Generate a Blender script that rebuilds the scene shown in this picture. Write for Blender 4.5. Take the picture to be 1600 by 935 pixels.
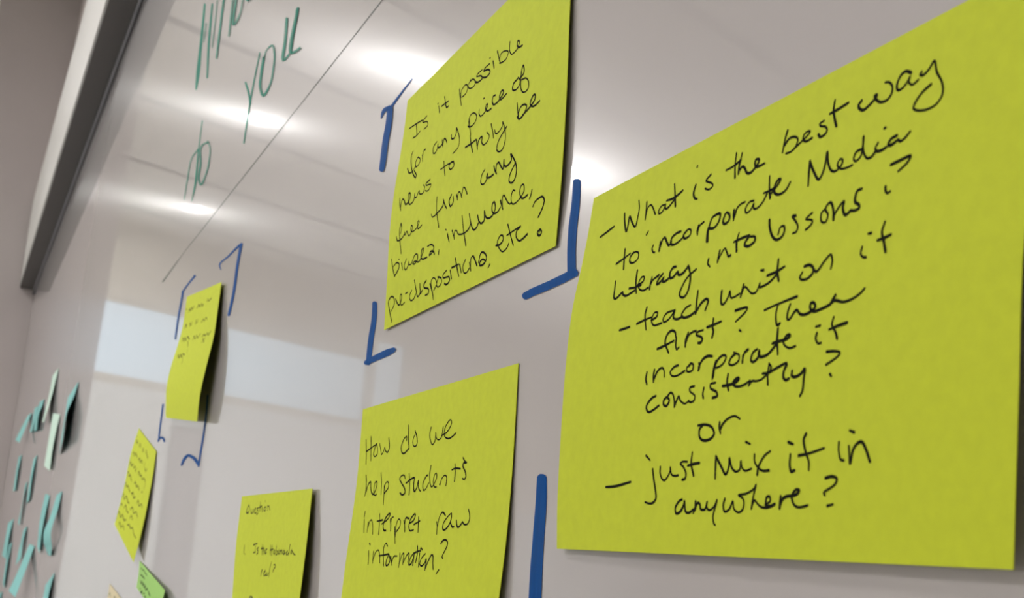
import bpy, bmesh, math
import numpy as np
from mathutils import Matrix, Vector

for o in list(bpy.data.objects):
    bpy.data.objects.remove(o)
C = bpy.context.scene.collection
SC = bpy.context.scene

# ------------------------------------------------------------------ camera, view, light levels
EYE = (0.0, -0.1867, 1.05)
cd = bpy.data.cameras.new('camera')
cam = bpy.data.objects.new('camera', cd)
C.objects.link(cam)
ROT = ((0.401281, 0.171624, 0.899733), (0.913231, -0.150664, -0.378562), (0.070587, 0.973574, -0.217191))
cam.matrix_world = Matrix.Translation(EYE) @ Matrix(ROT).to_4x4()
cd.sensor_fit = 'HORIZONTAL'
cd.sensor_width = 36
cd.lens = 45
cd.clip_start = 0.01
cd.dof.use_dof = True
cd.dof.focus_distance = 0.48
cd.dof.aperture_fstop = 34
SC.camera = cam

SC.view_settings.view_transform = 'Standard'
SC.view_settings.look = 'None'
SC.view_settings.gamma = 1
SC.view_settings.use_curve_mapping = False
SC.view_settings.exposure = 0.76




LAMP = 60.0          # ceiling downlights
FILL_LEVEL = 15.0          # added fill panels on the ceiling, out of view, to brighten the room
WINDOW = 0.56          # sky seen through the windows
w = bpy.data.worlds.new('world')
SC.world = w
w.use_nodes = True
w.node_tree.nodes['Background'].inputs[0].default_value = (0.75, 0.85, 1.0, 1)
w.node_tree.nodes['Background'].inputs[1].default_value = 0.6

# ------------------------------------------------------------------ materials
def mat(name, col, rough=0.6, **kw):
    m = bpy.data.materials.new(name)
    m.use_nodes = True
    b = m.node_tree.nodes['Principled BSDF']
    b.inputs['Base Color'].default_value = (*col, 1)
    b.inputs['Roughness'].default_value = rough
    for k, v in kw.items():
        b.inputs[k.replace('_', ' ')].default_value = v
    return m

def vary(m, col, amount, scale, stretch=(1, 1, 1), bump=0.0):
    """procedural noise on a plain material: mottled colour and a fine surface grain"""
    nt = m.node_tree
    b = nt.nodes['Principled BSDF']
    tc = nt.nodes.new('ShaderNodeTexCoord')
    mp = nt.nodes.new('ShaderNodeMapping')
    mp.inputs['Scale'].default_value = stretch
    n = nt.nodes.new('ShaderNodeTexNoise')
    n.inputs['Scale'].default_value = scale
    n.inputs['Detail'].default_value = 4
    nt.links.new(tc.outputs['Object'], mp.inputs[0])
    nt.links.new(mp.outputs[0], n.inputs['Vector'])
    r = nt.nodes.new('ShaderNodeValToRGB')
    r.color_ramp.elements[0].position = 0.3
    r.color_ramp.elements[1].position = 0.7
    r.color_ramp.elements[0].color = (*[c * (1 - amount) for c in col], 1)
    r.color_ramp.elements[1].color = (*[min(1, c * (1 + amount)) for c in col], 1)
    nt.links.new(n.outputs['Fac'], r.inputs[0])
    nt.links.new(r.outputs[0], b.inputs['Base Color'])
    if bump:
        bp = nt.nodes.new('ShaderNodeBump')
        bp.inputs['Strength'].default_value = bump
        bp.inputs['Distance'].default_value = 0.0004
        nt.links.new(n.outputs['Fac'], bp.inputs['Height'])
        nt.links.new(bp.outputs[0], b.inputs['Normal'])
    return m

def emit(name, col, strength):
    m = bpy.data.materials.new(name)
    m.use_nodes = True
    nt = m.node_tree
    nt.nodes.clear()
    e = nt.nodes.new('ShaderNodeEmission')
    e.inputs[0].default_value = (*col, 1)
    e.inputs[1].default_value = strength
    o = nt.nodes.new('ShaderNodeOutputMaterial')
    nt.links.new(e.outputs[0], o.inputs[0])
    return m

BOARD_COL = (0.435, 0.408, 0.403)
M_board = mat('glossy_board', BOARD_COL, 0.28, IOR=1.45, Specular_IOR_Level=0.3, Coat_Weight=1.0, Coat_Roughness=0.022, Coat_IOR=1.5)
vary(M_board, BOARD_COL, 0.012, 3.0)
def wiped_film():
    """a thin film of wiped marker dust: part of the gloss scatters a little"""
    nt = M_board.node_tree
    b = nt.nodes['Principled BSDF']
    h = nt.nodes.new('ShaderNodeBsdfPrincipled')
    for k in ('Base Color', 'Roughness', 'IOR', 'Specular IOR Level', 'Coat Weight', 'Coat IOR'):
        h.inputs[k].default_value = b.inputs[k].default_value
    h.inputs['Coat Roughness'].default_value = 0.16
    nt.links.new(b.inputs['Base Color'].links[0].from_socket, h.inputs['Base Color'])
    m = nt.nodes.new('ShaderNodeMixShader')
    m.inputs[0].default_value = 0.25
    nt.links.new(b.outputs[0], m.inputs[1])
    nt.links.new(h.outputs[0], m.inputs[2])
    nt.links.new(m.outputs[0], nt.nodes['Material Output'].inputs[0])
wiped_film()
M_wall = vary(mat('grey_paint', (0.5, 0.46, 0.45), 0.7), (0.5, 0.46, 0.45), 0.02, 6)
M_cream = vary(mat('cream_paint', (0.66, 0.635, 0.57), 0.7), (0.66, 0.635, 0.57), 0.02, 2)
M_trim = mat('pale_trim', (0.66, 0.63, 0.56), 0.6)
M_pilaster = mat('grey_pilaster', (0.42, 0.41, 0.42), 0.6)
M_ledge = vary(mat('white_ledge', (0.43, 0.425, 0.405), 0.5), (0.43, 0.425, 0.405), 0.01, 8)
M_under_shade = mat('shaded_underside', (0.075, 0.07, 0.066), 0.6)  # poor light below the ledge, put into the colour
M_rail = mat('metal_rail', (0.45, 0.46, 0.5), 0.35, Metallic=0.7)
M_seal = mat('black_seal', (0.03, 0.03, 0.035), 0.6)
M_floor = vary(mat('pale_carpet', (0.40, 0.39, 0.38), 0.9), (0.40, 0.39, 0.38), 0.2, 60)
M_white = vary(mat('white_paint', (0.74, 0.79, 0.81), 0.6), (0.76, 0.80, 0.81), 0.01, 3)
M_ring = mat('white_metal', (0.8, 0.8, 0.8), 0.4)
M_lamp = emit('lamp_glow', (1.0, 0.98, 0.96), LAMP)
M_lamp_bright = emit('lamp_glow_bright', (1.0, 0.98, 0.96), LAMP * 2.3)
M_lamp_strong = emit('lamp_glow_strong', (1.0, 0.98, 0.96), LAMP * 9)
M_fill = emit('fill_glow', (1.0, 0.965, 0.955), FILL_LEVEL)
M_sky = emit('window_glow', (0.80, 0.92, 1.0), WINDOW)

def paper(name, col):
    m = mat(name, col, 0.75, Specular_IOR_Level=0.25, Subsurface_Weight=0.0)
    return vary(m, col, 0.035, 260, bump=0.15)
M_yellow = paper('yellow_paper', (0.535, 0.615, 0.026))
M_green = paper('green_paper', (0.30, 0.55, 0.14))
M_tan = paper('tan_paper', (0.62, 0.55, 0.36))
M_teal = paper('teal_paper', (0.19, 0.46, 0.445))
M_mint = paper('mint_paper', (0.50, 0.68, 0.58))
M_ink = mat('black_ink', (0.006, 0.007, 0.003), 0.9, Specular_IOR_Level=0.1)
M_pencil = mat('grey_ink', (0.09, 0.10, 0.02), 0.9, Specular_IOR_Level=0.1)

def marker(name, col, dense, streak):
    """dry-wipe ink: streaky, the board shows through where the pen ran dry"""
    m = mat(name, col, 0.6, Specular_IOR_Level=0.05)
    nt = m.node_tree
    b = nt.nodes['Principled BSDF']
    tc = nt.nodes.new('ShaderNodeTexCoord')
    mp = nt.nodes.new('ShaderNodeMapping')
    mp.inputs['Scale'].default_value = (1, 1, 0.12)
    n = nt.nodes.new('ShaderNodeTexNoise')
    n.inputs['Scale'].default_value = streak
    n.inputs['Detail'].default_value = 3
    mr = nt.nodes.new('ShaderNodeMapRange')
    mr.inputs['From Min'].default_value = 0.3
    mr.inputs['From Max'].default_value = 0.7
    mr.inputs['To Min'].default_value = dense
    mr.inputs['To Max'].default_value = 1.0
    nt.links.new(tc.outputs['Object'], mp.inputs[0])
    nt.links.new(mp.outputs[0], n.inputs['Vector'])
    nt.links.new(n.outputs['Fac'], mr.inputs[0])
    nt.links.new(mr.outputs[0], b.inputs['Alpha'])
    return m
M_blue = marker('blue_marker', (0.0, 0.07, 0.28), 0.8, 420)
M_greenmark = marker('green_marker', (0.008, 0.23, 0.16), 0.58, 300)
M_greyline = marker('grey_marker', (0.12, 0.15, 0.135), 0.5, 200)

# ------------------------------------------------------------------ helpers
def link(name, bm, m, parent=None, smooth=False):
    me = bpy.data.meshes.new(name)
    bm.normal_update()
    bm.to_mesh(me)
    bm.free()
    if smooth:
        for p in me.polygons:
            p.use_smooth = True
    me.materials.append(m)
    o = bpy.data.objects.new(name, me)
    C.objects.link(o)
    if parent:
        o.parent = parent
        o.matrix_parent_inverse = parent.matrix_world.inverted()
    return o

def tag(o, label=None, cat=None, group=None, kind=None):
    for k, v in (('label', label), ('category', cat), ('group', group), ('kind', kind)):
        if v:
            o[k] = v
    return o

def struct(name, bm, m):
    return tag(link(name, bm, m), kind='structure')

def box(bm, x0, x1, y0, y1, z0, z1):
    v = [bm.verts.new((x, y, z)) for x in (x0, x1) for y in (y0, y1) for z in (z0, z1)]
    for f in ((0, 1, 3, 2), (4, 6, 7, 5), (0, 4, 5, 1), (2, 3, 7, 6), (0, 2, 6, 4), (1, 5, 7, 3)):
        bm.faces.new([v[i] for i in f])
    return bm

def prism(bm, poly, z0, z1, top=None):
    """vertical prism on a plan polygon; top may be a second polygon for a slight batter"""
    a = [bm.verts.new((x, y, z0)) for x, y in poly]
    b = [bm.verts.new((x, y, z1)) for x, y in (top or poly)]
    n = len(a)
    bm.faces.new(a[::-1])
    bm.faces.new(b)
    for i in range(n):
        bm.faces.new((a[i], a[(i + 1) % n], b[(i + 1) % n], b[i]))
    bmesh.ops.recalc_face_normals(bm, faces=bm.faces)
    return bm

def hermite(pts, n):
    """resample a 3D polyline smoothly, even in length"""
    P = np.array(pts, float)
    d = np.r_[0, np.cumsum(np.linalg.norm(np.diff(P, axis=0), axis=1))]
    d /= d[-1]
    T = np.gradient(P, d, axis=0) if len(P) > 2 else np.repeat((P[1:] - P[:1]), 2, 0)
    out = []
    for t in np.linspace(0, 1, n):
        i = min(max(np.searchsorted(d, t) - 1, 0), len(P) - 2)
        h = d[i + 1] - d[i]
        s = (t - d[i]) / h
        out.append((2*s**3-3*s*s+1)*P[i] + (s**3-2*s*s+s)*h*T[i] + (3*s*s-2*s**3)*P[i+1] + (s**3-s*s)*h*T[i+1])
    return np.array(out)

class Sheet:
    """a paper note: two curved side edges, ruled in between; u, v run 0..1"""
    N = 49
    def __init__(self, left, right):
        self.L = hermite(left, self.N)
        self.R = hermite(right, self.N)
        self.W = np.linalg.norm(self.R[0] - self.L[0])
        self.H = np.linalg.norm(np.diff(self.L, axis=0), axis=1).sum()
    def at(self, u, v):
        f = v * (self.N - 1)
        i = int(min(max(math.floor(f), 0), self.N - 2))
        a = f - i
        l = self.L[i] * (1 - a) + self.L[i + 1] * a
        r = self.R[i] * (1 - a) + self.R[i + 1] * a
        return l * (1 - u) + r * u
    def normal(self, u, v):
        e = 0.02
        du = self.at(u + e, v) - self.at(u - e, v)
        dv = self.at(u, min(v + e, 1)) - self.at(u, max(v - e, 0))
        n = np.cross(du, dv)
        n /= np.linalg.norm(n)
        return n if n[1] < 0 else -n
NOTE_DATA = {
 'B': dict(left=[[-0.3771, -0.0004, 1.1808], [-0.379, -0.001, 1.1674], [-0.3811, -0.0017, 1.1564], [-0.3837, -0.0027, 1.1433], [-0.3849, -0.0033, 1.1257], [-0.3851, -0.0035, 1.1126], [-0.3853, -0.0034, 1.0954], [-0.3857, -0.003, 1.0786], [-0.3851, -0.0024, 1.0624]],
  right=[[-0.1769, -0.0004, 1.1809], [-0.1789, -0.0012, 1.1611], [-0.1811, -0.0022, 1.1386], [-0.1825, -0.0032, 1.1192], [-0.1832, -0.004, 1.094], [-0.1842, -0.0042, 1.0746], [-0.1851, -0.0042, 1.0592]],
  lines=[
   '103,160 150,152 196,144;256,115 267,145 292,183 296,163 296,134 318,156 350,180 355,147 355,122 344,94;400,112 405,142 409,170;408,159 412,136 430,129 448,142 471,168;525,151 503,150 490,162 495,172 511,172 525,159 528,150 529,162 540,167 563,158 580,148;564,97 578,136 592,173;531,140 576,142 621,131;695,133 689,156 701,174 716,180;687,75 687,78;773,123 751,134 761,141 788,153 794,162 775,167 753,159;897,95 898,125 908,167;855,132 893,130 926,122;927,104 921,138 924,161;923,153 938,144 953,153 967,169 986,174 1002,167 1017,156 1018,146 1003,142 1001,153 1010,164 1029,166 1049,165;1137,101 1131,123 1128,157;1132,141 1149,127 1174,129 1190,140 1184,159 1166,166 1146,165;1179,161 1209,151 1231,142 1241,135 1231,131 1216,135 1214,147 1229,157 1253,155;1295,123 1278,126 1283,133 1304,141 1313,153 1303,162 1287,162 1278,153;1330,82 1329,103 1337,128 1350,154;1316,112 1348,110 1387,106;1439,117 1429,125 1434,135 1450,144 1469,139 1493,127 1495,121 1487,121 1495,133 1514,145 1537,146 1550,133 1548,117 1535,104 1522,100;1611,107 1592,97 1575,101 1565,119 1570,134 1585,135 1601,125 1609,114 1606,126 1620,138 1638,133;1647,117 1643,122 1654,127 1671,119 1686,105 1698,134 1719,164 1726,192 1711,210 1683,214 1653,208 1634,197 1638,184 1659,167 1684,158',
   '308,243 316,276 327,313;266,284 310,276 352,267;373,268 357,280 361,296 387,304 412,295 409,278 389,269 372,270;497,272 493,281 507,296 515,297;445,217 438,225;538,269 540,287 542,299;542,295 549,267 561,261 579,278 598,293 609,284;654,263 632,263 606,272 606,289 628,297 657,292 675,284;691,267 674,279 686,291 712,287 714,274 699,266 688,269;753,266 749,280 756,295;753,286 760,269 779,263;818,270 809,294 815,328;821,329 814,295 820,263 843,256 862,259 862,280 842,294 816,290;889,268 884,285 895,295 915,290 913,274 897,263 888,266;933,264 934,278 939,294;939,287 947,263 963,255 982,254;1025,261 1004,260 990,274 998,288 1017,284 1027,269 1030,282 1046,287 1070,276 1085,255;1084,210 1090,239 1103,273;1069,251 1095,251 1117,249;1106,260 1130,242 1138,232 1127,230 1115,245 1120,263 1144,273 1170,268 1185,251;1259,216 1261,243 1267,281;1259,218 1281,248 1308,276 1321,262 1326,238 1327,211 1337,241 1353,264 1371,272 1387,267 1395,259 1394,249 1383,246 1377,258 1392,271 1413,275 1436,274;1465,243 1444,245 1438,259 1448,268 1464,260 1467,242 1465,213;1464,216 1471,249 1488,271 1505,273 1517,264;1522,245 1515,255 1522,264 1539,267 1555,264;1539,215 1543,215;1588,246 1568,249 1561,259 1570,264 1585,260 1594,258 1603,264 1617,260 1632,250',
   '288,345 293,376 296,399 312,406 351,392 355,399 377,408 404,405 431,400;425,336 429,371 443,410;391,387 436,391 467,390;442,386 476,380 479,367 461,365 450,379 459,400 486,410 514,406;529,378 524,397 525,413;525,401 537,387 563,380 570,378;593,378 569,393 565,405 583,403 602,391 597,401 613,405 633,399;665,371 649,370 635,384 641,400 659,400 679,389 687,399 707,400 731,387 735,381 754,412 757,439 749,463 731,473 708,464 709,449 739,417 782,401;842,383 841,396 854,407;895,370 891,388 891,402;891,398 905,380 920,369 932,382 944,396 954,395;979,340 974,362 981,390;961,360 999,357 1032,357;1033,360 1019,371 1016,380 1037,387 1062,379 1060,367 1041,362;1117,334 1124,356 1143,384 1164,397 1185,393 1193,379 1187,366 1172,367 1167,383;1234,350 1219,348 1232,361 1248,379 1246,393 1232,395;1301,359 1279,369 1304,377 1308,384 1296,393 1284,397;1354,360 1340,369 1344,389 1361,395 1368,379 1354,362 1360,352 1373,350 1386,370 1392,397;1391,387 1407,369 1424,359 1423,376 1436,395 1455,388;1486,344 1470,345 1465,358 1467,371 1482,381 1485,389 1470,392 1453,388;1580,312 1609,310 1645,309 1636,322 1610,334;1571,360 1573,370 1581,378 1589,376',
   '362,515 382,515 426,514;523,469 516,490 531,537;470,511 519,506 556,504;558,513 587,507 591,495 571,494 559,512 575,531 621,531;681,504 647,505 628,519 633,530 658,527 682,512 691,502 686,524 707,533 735,530;774,503 752,507 731,523 744,534 777,534 802,527;807,468 806,495 807,532;809,528 831,507 856,499 867,506 862,519 856,530;931,489 931,512 935,525 948,528 966,511 972,497 980,516 997,517 1020,512;1035,490 1029,505 1026,522;1027,518 1039,499 1048,500 1063,512 1079,522 1098,520 1111,499 1110,510 1124,511 1154,505 1182,490;1108,466 1121,468;1182,452 1183,482 1193,509;1140,486 1181,483 1212,476;1296,492 1316,492 1332,502 1332,515 1313,525 1290,524 1281,516 1290,506;1335,508 1349,514 1373,495 1396,482 1405,499 1402,517;1511,488 1508,502 1517,512 1528,515;1529,460 1539,461;1583,445 1576,465 1586,491 1595,516;1564,483 1586,482 1608,479',
   '710,585 704,570 681,563 659,573 652,594 664,611 677,627;609,607 656,602 701,595;714,588 714,610 721,623 732,618;778,582 765,602 767,621;767,613 781,590 805,583 819,584;855,586 827,588 821,595 847,604 855,613 845,620 834,619;903,561 902,585 908,597 903,614;874,581 906,579 943,575;1007,556 1039,555 1063,557 1056,567 1014,586;1035,612 1042,616;1143,576 1194,570 1278,563;1199,573 1194,596 1202,623 1215,621;1252,579 1244,597 1244,614 1254,616 1273,600 1282,598 1296,610 1316,614 1340,610 1354,602 1348,591 1336,590 1335,602 1350,612 1375,611 1408,606;1429,585 1419,596 1409,606;1410,605 1424,598 1436,600 1460,607 1492,605 1518,597 1533,588',
   '559,670 555,690 563,706;603,667 599,684 601,703;602,697 623,673 647,667 659,677 662,694;736,670 715,672 694,685 706,697 736,699 773,690;798,675 783,684 788,694 814,693 817,678 802,673 796,679;846,677 850,688 845,697;846,688 864,669 889,663 911,666;932,681 923,704 919,728;922,724 926,701 941,679 965,670 980,676 967,693 939,700 924,697;1026,672 1004,682 996,696 1014,702 1040,694 1041,679 1027,673 1016,669;1059,683 1059,701;1058,696 1065,677 1081,669;1122,674 1104,681 1097,699 1109,705 1129,695 1133,678 1130,688 1142,696 1171,693 1202,674;1208,633 1207,662 1214,698;1188,668 1212,666 1230,666 1256,662 1260,656 1246,656 1234,668 1241,680 1262,689 1285,687;1368,667 1364,679 1373,692 1385,693;1363,651 1378,650;1428,638 1423,655 1439,676 1445,691;1414,665 1442,661 1479,658',
   '621,746 597,751 569,771 575,786 594,790 642,776;687,754 668,763 668,776 686,780 699,766 688,756 702,745 717,751 726,769 728,787;729,783 744,764 750,759 759,772 783,783 803,779;829,739 807,741 808,751 835,766 832,778 815,782 803,777;879,749 875,765 879,776;935,740 912,742 913,753 943,766 948,777 925,780;995,724 992,745 1001,767;971,753 998,753 1019,752 1042,746 1047,740 1034,740 1020,750 1030,759 1053,762 1076,759 1095,753;1098,752 1094,764;1096,761 1108,754 1127,756 1149,754 1175,742;1179,718 1175,742 1178,770;1179,718 1188,727 1184,740;1153,740 1181,740 1218,731 1254,726 1243,743 1242,759 1254,767 1265,764;1277,747 1276,758 1291,763 1314,757 1327,747 1325,771 1322,798 1313,811;1425,771 1430,776;1409,717 1437,719 1458,725 1448,734 1409,747',
   '860,849 895,849 928,858 942,876 925,889 891,891 870,880 868,861 883,850;967,848 966,861 973,877;971,866 983,853 1006,841 1036,837 1061,846',
   '343,1000 406,999 499,989;626,956 636,987 651,1027 651,1041 634,1052 612,1053 590,1049;583,916 608,930;669,952 670,970 685,988 701,989 724,968 725,954 733,975 753,980 770,979;814,944 790,943 778,948 795,957 810,975 807,989 792,992;838,921 835,949 851,983;818,955 844,952 877,950;958,936 958,964 959,994;958,937 986,965 1008,985 1021,966 1022,944 1034,967 1052,979 1072,975 1075,953 1081,969 1097,979 1124,975;1094,907 1113,913;1135,941 1137,958 1152,972 1174,982 1201,982;1202,936 1178,946 1155,972 1151,991;1286,948 1285,971 1292,988 1306,986;1275,918 1295,924;1345,902 1336,917 1347,947 1360,968 1361,986;1319,952 1359,949 1415,940;1469,930 1469,947 1477,968 1489,971;1506,906 1522,911;1505,941 1508,961 1512,980 1520,950 1534,936 1550,934 1564,950 1580,978',
   '796,1045 779,1050 761,1067 765,1082 787,1078 807,1057 808,1048 815,1077 834,1081 857,1072;866,1051 864,1068 856,1082;862,1075 876,1056 888,1059 893,1072 915,1072 924,1052 922,1066 935,1075 959,1066 973,1047 960,1076 954,1092 959,1109 966,1113;1009,1047 1002,1063 1009,1079 1032,1073 1046,1054 1053,1073 1074,1082 1093,1074 1097,1056 1089,1046 1071,1039 1106,1036 1139,1025 1148,1014 1138,1043 1131,1073;1133,1065 1144,1053 1158,1062 1175,1070 1202,1071 1223,1066;1191,1064 1211,1056 1208,1045 1196,1047 1194,1063 1208,1069 1231,1063;1254,1045 1252,1060 1251,1074;1253,1066 1262,1052 1280,1046 1300,1045 1320,1041 1327,1033 1313,1032 1299,1046 1307,1064 1327,1072 1362,1068;1425,1008 1449,1005 1467,1011 1459,1024 1421,1040 1425,1046;1436,1070 1455,1067',
  ]),
 'N1': dict(left=[[-0.6011, -0.0004, 1.2906], [-0.6009, -0.0008, 1.2753], [-0.6014, -0.0014, 1.2615], [-0.6023, -0.0026, 1.2408], [-0.6024, -0.003, 1.2204], [-0.6008, -0.0026, 1.1968], [-0.602, -0.0012, 1.1689]],
  right=[[-0.4061, -0.001, 1.2938], [-0.4046, -0.0016, 1.2654], [-0.4016, -0.002, 1.2259], [-0.4015, -0.0019, 1.1939], [-0.4046, -0.001, 1.1696]],
  lines=[
   '89,186 195,196 299,209;203,197 221,231 238,267;180,265 239,270 286,262;361,208 306,218 316,227 379,244 397,268 345,271;531,215 554,255;509,196 515,196;601,191 630,240 653,264 676,265;575,231 666,236;804,226 825,273 855,323;833,280 831,247 871,232 902,241 914,263 897,280 851,282;941,231 918,250 941,272 994,280 1010,266 973,239 936,236;1076,233 1023,234 1014,241 1070,259 1091,277 1044,279 1001,262;1164,237 1107,238 1098,246 1158,262 1178,282 1140,290 1099,277;1202,240 1212,260 1222,279;1158,210 1164,210;1242,209 1268,250 1290,283;1273,261 1290,238 1343,247 1371,265 1351,287 1301,285 1281,279;1378,221 1382,259 1408,288 1446,290 1473,282 1483,262 1463,251 1462,270 1486,287 1518,291',
   '218,347 200,366 222,418 270,477 322,515 331,505 288,470;170,423 208,457 258,465 297,450;317,407 289,428 310,456 354,447 354,428 317,408;381,416 400,454;389,434 390,400 418,398;576,409 537,421 541,453 570,464 596,449 596,426 596,443 623,452 654,448;650,423 670,462;667,452 676,427 703,440 723,461;770,438 778,458 813,466 832,448 826,421 865,464 886,503 876,531 816,542;980,429 997,471 1018,518;977,459 985,422 1026,418 1070,446 1061,470 1011,477 974,464;1094,427 1095,445 1121,465 1165,460 1191,438 1175,429 1168,446 1193,466 1234,469;1132,388 1140,389;1269,420 1244,418 1238,438 1259,460 1307,461 1351,444 1355,433 1332,424 1315,443 1334,463 1390,457;1495,430 1455,437 1450,460 1483,474 1514,467 1520,444 1498,425;1514,438 1555,424 1543,388 1530,406 1527,455 1538,492 1567,515 1605,512 1606,484 1579,458 1535,449',
   '112,563 122,596 147,636;138,620 155,581 186,594 217,623 268,615 272,583 245,575 248,609 278,639 334,633 339,597 345,620 368,626 399,603 413,622 458,630 476,609 456,589;542,587 489,593 498,603 561,616 553,630 520,637 489,627;709,547 723,586 740,624;675,576 765,578 836,585;811,578 782,592 804,614 844,608 835,588 808,581;1013,521 1035,568 1059,610;967,560 1049,564 1092,564 1101,584 1113,614;1108,604 1122,574 1154,570 1157,597 1182,615 1224,610 1235,591 1206,567;1247,543 1269,582 1285,617;1290,584 1304,604 1332,607 1369,593 1370,573 1402,625 1409,668 1387,698 1353,698 1327,680 1341,647 1414,610;1506,540 1518,581 1531,616;1522,591 1543,570 1578,570 1602,586 1580,610 1537,618 1515,601;1566,612 1639,599 1675,583 1677,565 1657,561 1634,585 1655,605 1684,610 1721,605',
   '174,708 157,741 170,795 201,873;115,766 136,791 197,795 232,780;174,708 189,739 179,762;235,770 241,787 270,775 286,793 308,807 340,791 348,770 329,760 326,783 354,797 412,790 440,769 422,761 413,785 435,802 477,794;661,706 659,749 679,805 706,862;600,773 617,791 681,785 740,771 752,746;743,738 769,772 791,793;845,743 817,767 839,797 869,785 866,758;904,759 920,788;915,780 928,755 948,763 970,792;966,785 980,750 998,754 1030,791;1213,734 1183,750 1177,782 1207,797 1236,786 1248,761 1236,774 1266,784 1311,783;1309,747 1323,770 1341,789;1334,781 1336,750 1357,745 1379,766 1406,787 1410,748 1416,775 1443,786 1485,772 1473,743 1522,791 1540,828 1531,861 1502,872 1473,857 1479,831 1527,795',
   '58,871 81,919 121,973;117,970 175,943 178,921 137,906 94,916;215,923 236,961;169,895 174,897;283,918 256,946 282,972 317,954 323,937 319,951 358,958 399,925 437,929 443,953 408,968 378,961 410,956 465,970 506,943 519,920 496,919 489,954 518,969 574,972;571,921 615,922 654,940 646,960 601,970 617,955 656,964 669,979;727,972 722,992;818,918 848,962;797,894 803,898;875,916 909,963;903,953 907,929 927,929 954,952 1016,963 1068,957 1092,938;986,878 1013,949 1053,1024;1068,890 1093,938 1129,974 1160,971 1178,957;1164,920 1180,947 1209,965 1239,958 1235,919 1250,945 1283,962 1324,960 1350,937 1337,908 1318,910 1316,936 1338,955 1377,958 1402,946;1397,916 1411,937 1429,960;1422,953 1416,913 1430,903 1461,932 1490,954 1511,956;1538,914 1517,908 1504,929 1513,956 1538,966 1583,960 1623,939 1619,912 1597,909 1583,928 1601,957 1625,966 1661,962;1699,952 1694,968 1682,982',
   '44,1090 77,1143 118,1198;75,1138 46,1085 87,1067 128,1081 141,1112 97,1142;156,1091 183,1114 217,1131 247,1107 242,1084 224,1085 231,1123 255,1138 294,1132;301,1091 328,1090;389,1092 361,1114 380,1137 424,1139 447,1120;418,1049 452,1103 479,1137 519,1125;498,1081 516,1129 538,1119;582,1083 554,1096 563,1111 620,1128 624,1148 582,1150;636,1107 670,1148 695,1189;688,1173 649,1105 671,1088 709,1103 720,1127 693,1148;739,1105 721,1127 748,1143 786,1131 776,1109 734,1096;842,1087 799,1099 803,1113 876,1123 886,1142 849,1151 824,1142;884,1095 909,1138;938,1054 965,1099 994,1142;900,1088 984,1089;996,1093 1020,1132;1060,1085 1034,1109 1051,1138 1082,1145 1112,1132;1107,1107 1130,1146;1124,1135 1122,1095 1145,1088 1172,1113 1197,1139;1210,1128 1229,1094 1270,1102 1295,1126 1272,1145 1229,1144 1227,1129 1255,1124 1283,1135;1337,1160 1320,1171;1385,1096 1422,1101 1454,1090 1450,1072 1421,1066 1397,1085 1422,1115 1459,1136 1497,1131 1516,1116;1492,1037 1522,1081 1561,1132;1491,1079 1554,1075 1620,1073 1582,1084 1583,1105 1614,1127 1647,1127 1690,1118;1719,1021 1733,1008 1773,1002 1800,1005 1818,1023 1808,1047 1776,1075;1801,1126 1780,1132 1790,1145 1809,1148 1817,1138 1802,1127 1796,1136',
  ]),
 'N2': dict(left=[[-0.628, -0.0004, 1.1317], [-0.6259, -0.0006, 1.0935], [-0.6289, -0.0014, 1.0546], [-0.629, -0.0019, 1.0375], [-0.6308, -0.0026, 1.0022]],
  right=[[-0.432, -0.0005, 1.1304], [-0.4297, -0.001, 1.087], [-0.4292, -0.0017, 1.0641], [-0.4301, -0.0024, 1.0461], [-0.4323, -0.003, 1.0282]],
  lines=[
   '100,166 118,224 133,292;181,158 195,215 210,280;125,227 207,214 288,202;272,205 243,247 262,264 305,256 300,224 275,202;331,206 353,236 374,264 405,245 414,232 432,251 463,260 486,240 467,190;729,205 694,216 661,253 679,282 713,289 770,271;729,206 733,218 728,227;744,153 754,214 776,272;841,191 870,222 880,254 863,268 830,261 819,236 839,211;1050,195 1038,231 1065,273 1086,283 1112,263 1113,226 1121,252 1152,267 1187,259 1200,210;1188,251 1252,239 1297,205 1290,187 1264,188 1222,220 1223,255 1267,274 1313,271 1357,257',
   '152,350 170,393 176,434 168,455;181,438 205,401 239,390 251,416 275,445 309,456 344,423 343,400 314,399 306,428 317,457 344,465 360,460;392,358 416,413 429,466;462,425 475,477 483,521;471,465 471,430 489,412 521,417 527,442 472,467;758,417 742,401 709,398 681,412 713,435 766,467 778,488 745,496 707,483;807,398 827,449 838,503;776,442 883,425 884,462 904,493 930,478 941,444 953,480 983,500;1058,430 1039,431 1004,466 1018,496 1042,498 1079,469;1085,386 1079,427 1095,470 1116,491 1139,486 1170,451 1160,430 1140,439 1134,470 1155,495 1178,498;1212,488 1220,492 1231,466 1264,451 1290,463 1291,502;1373,409 1383,450 1384,492;1343,433 1379,430 1438,438;1459,388 1480,407 1503,417 1470,414 1463,428 1494,458 1506,483 1493,494 1470,488',
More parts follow.
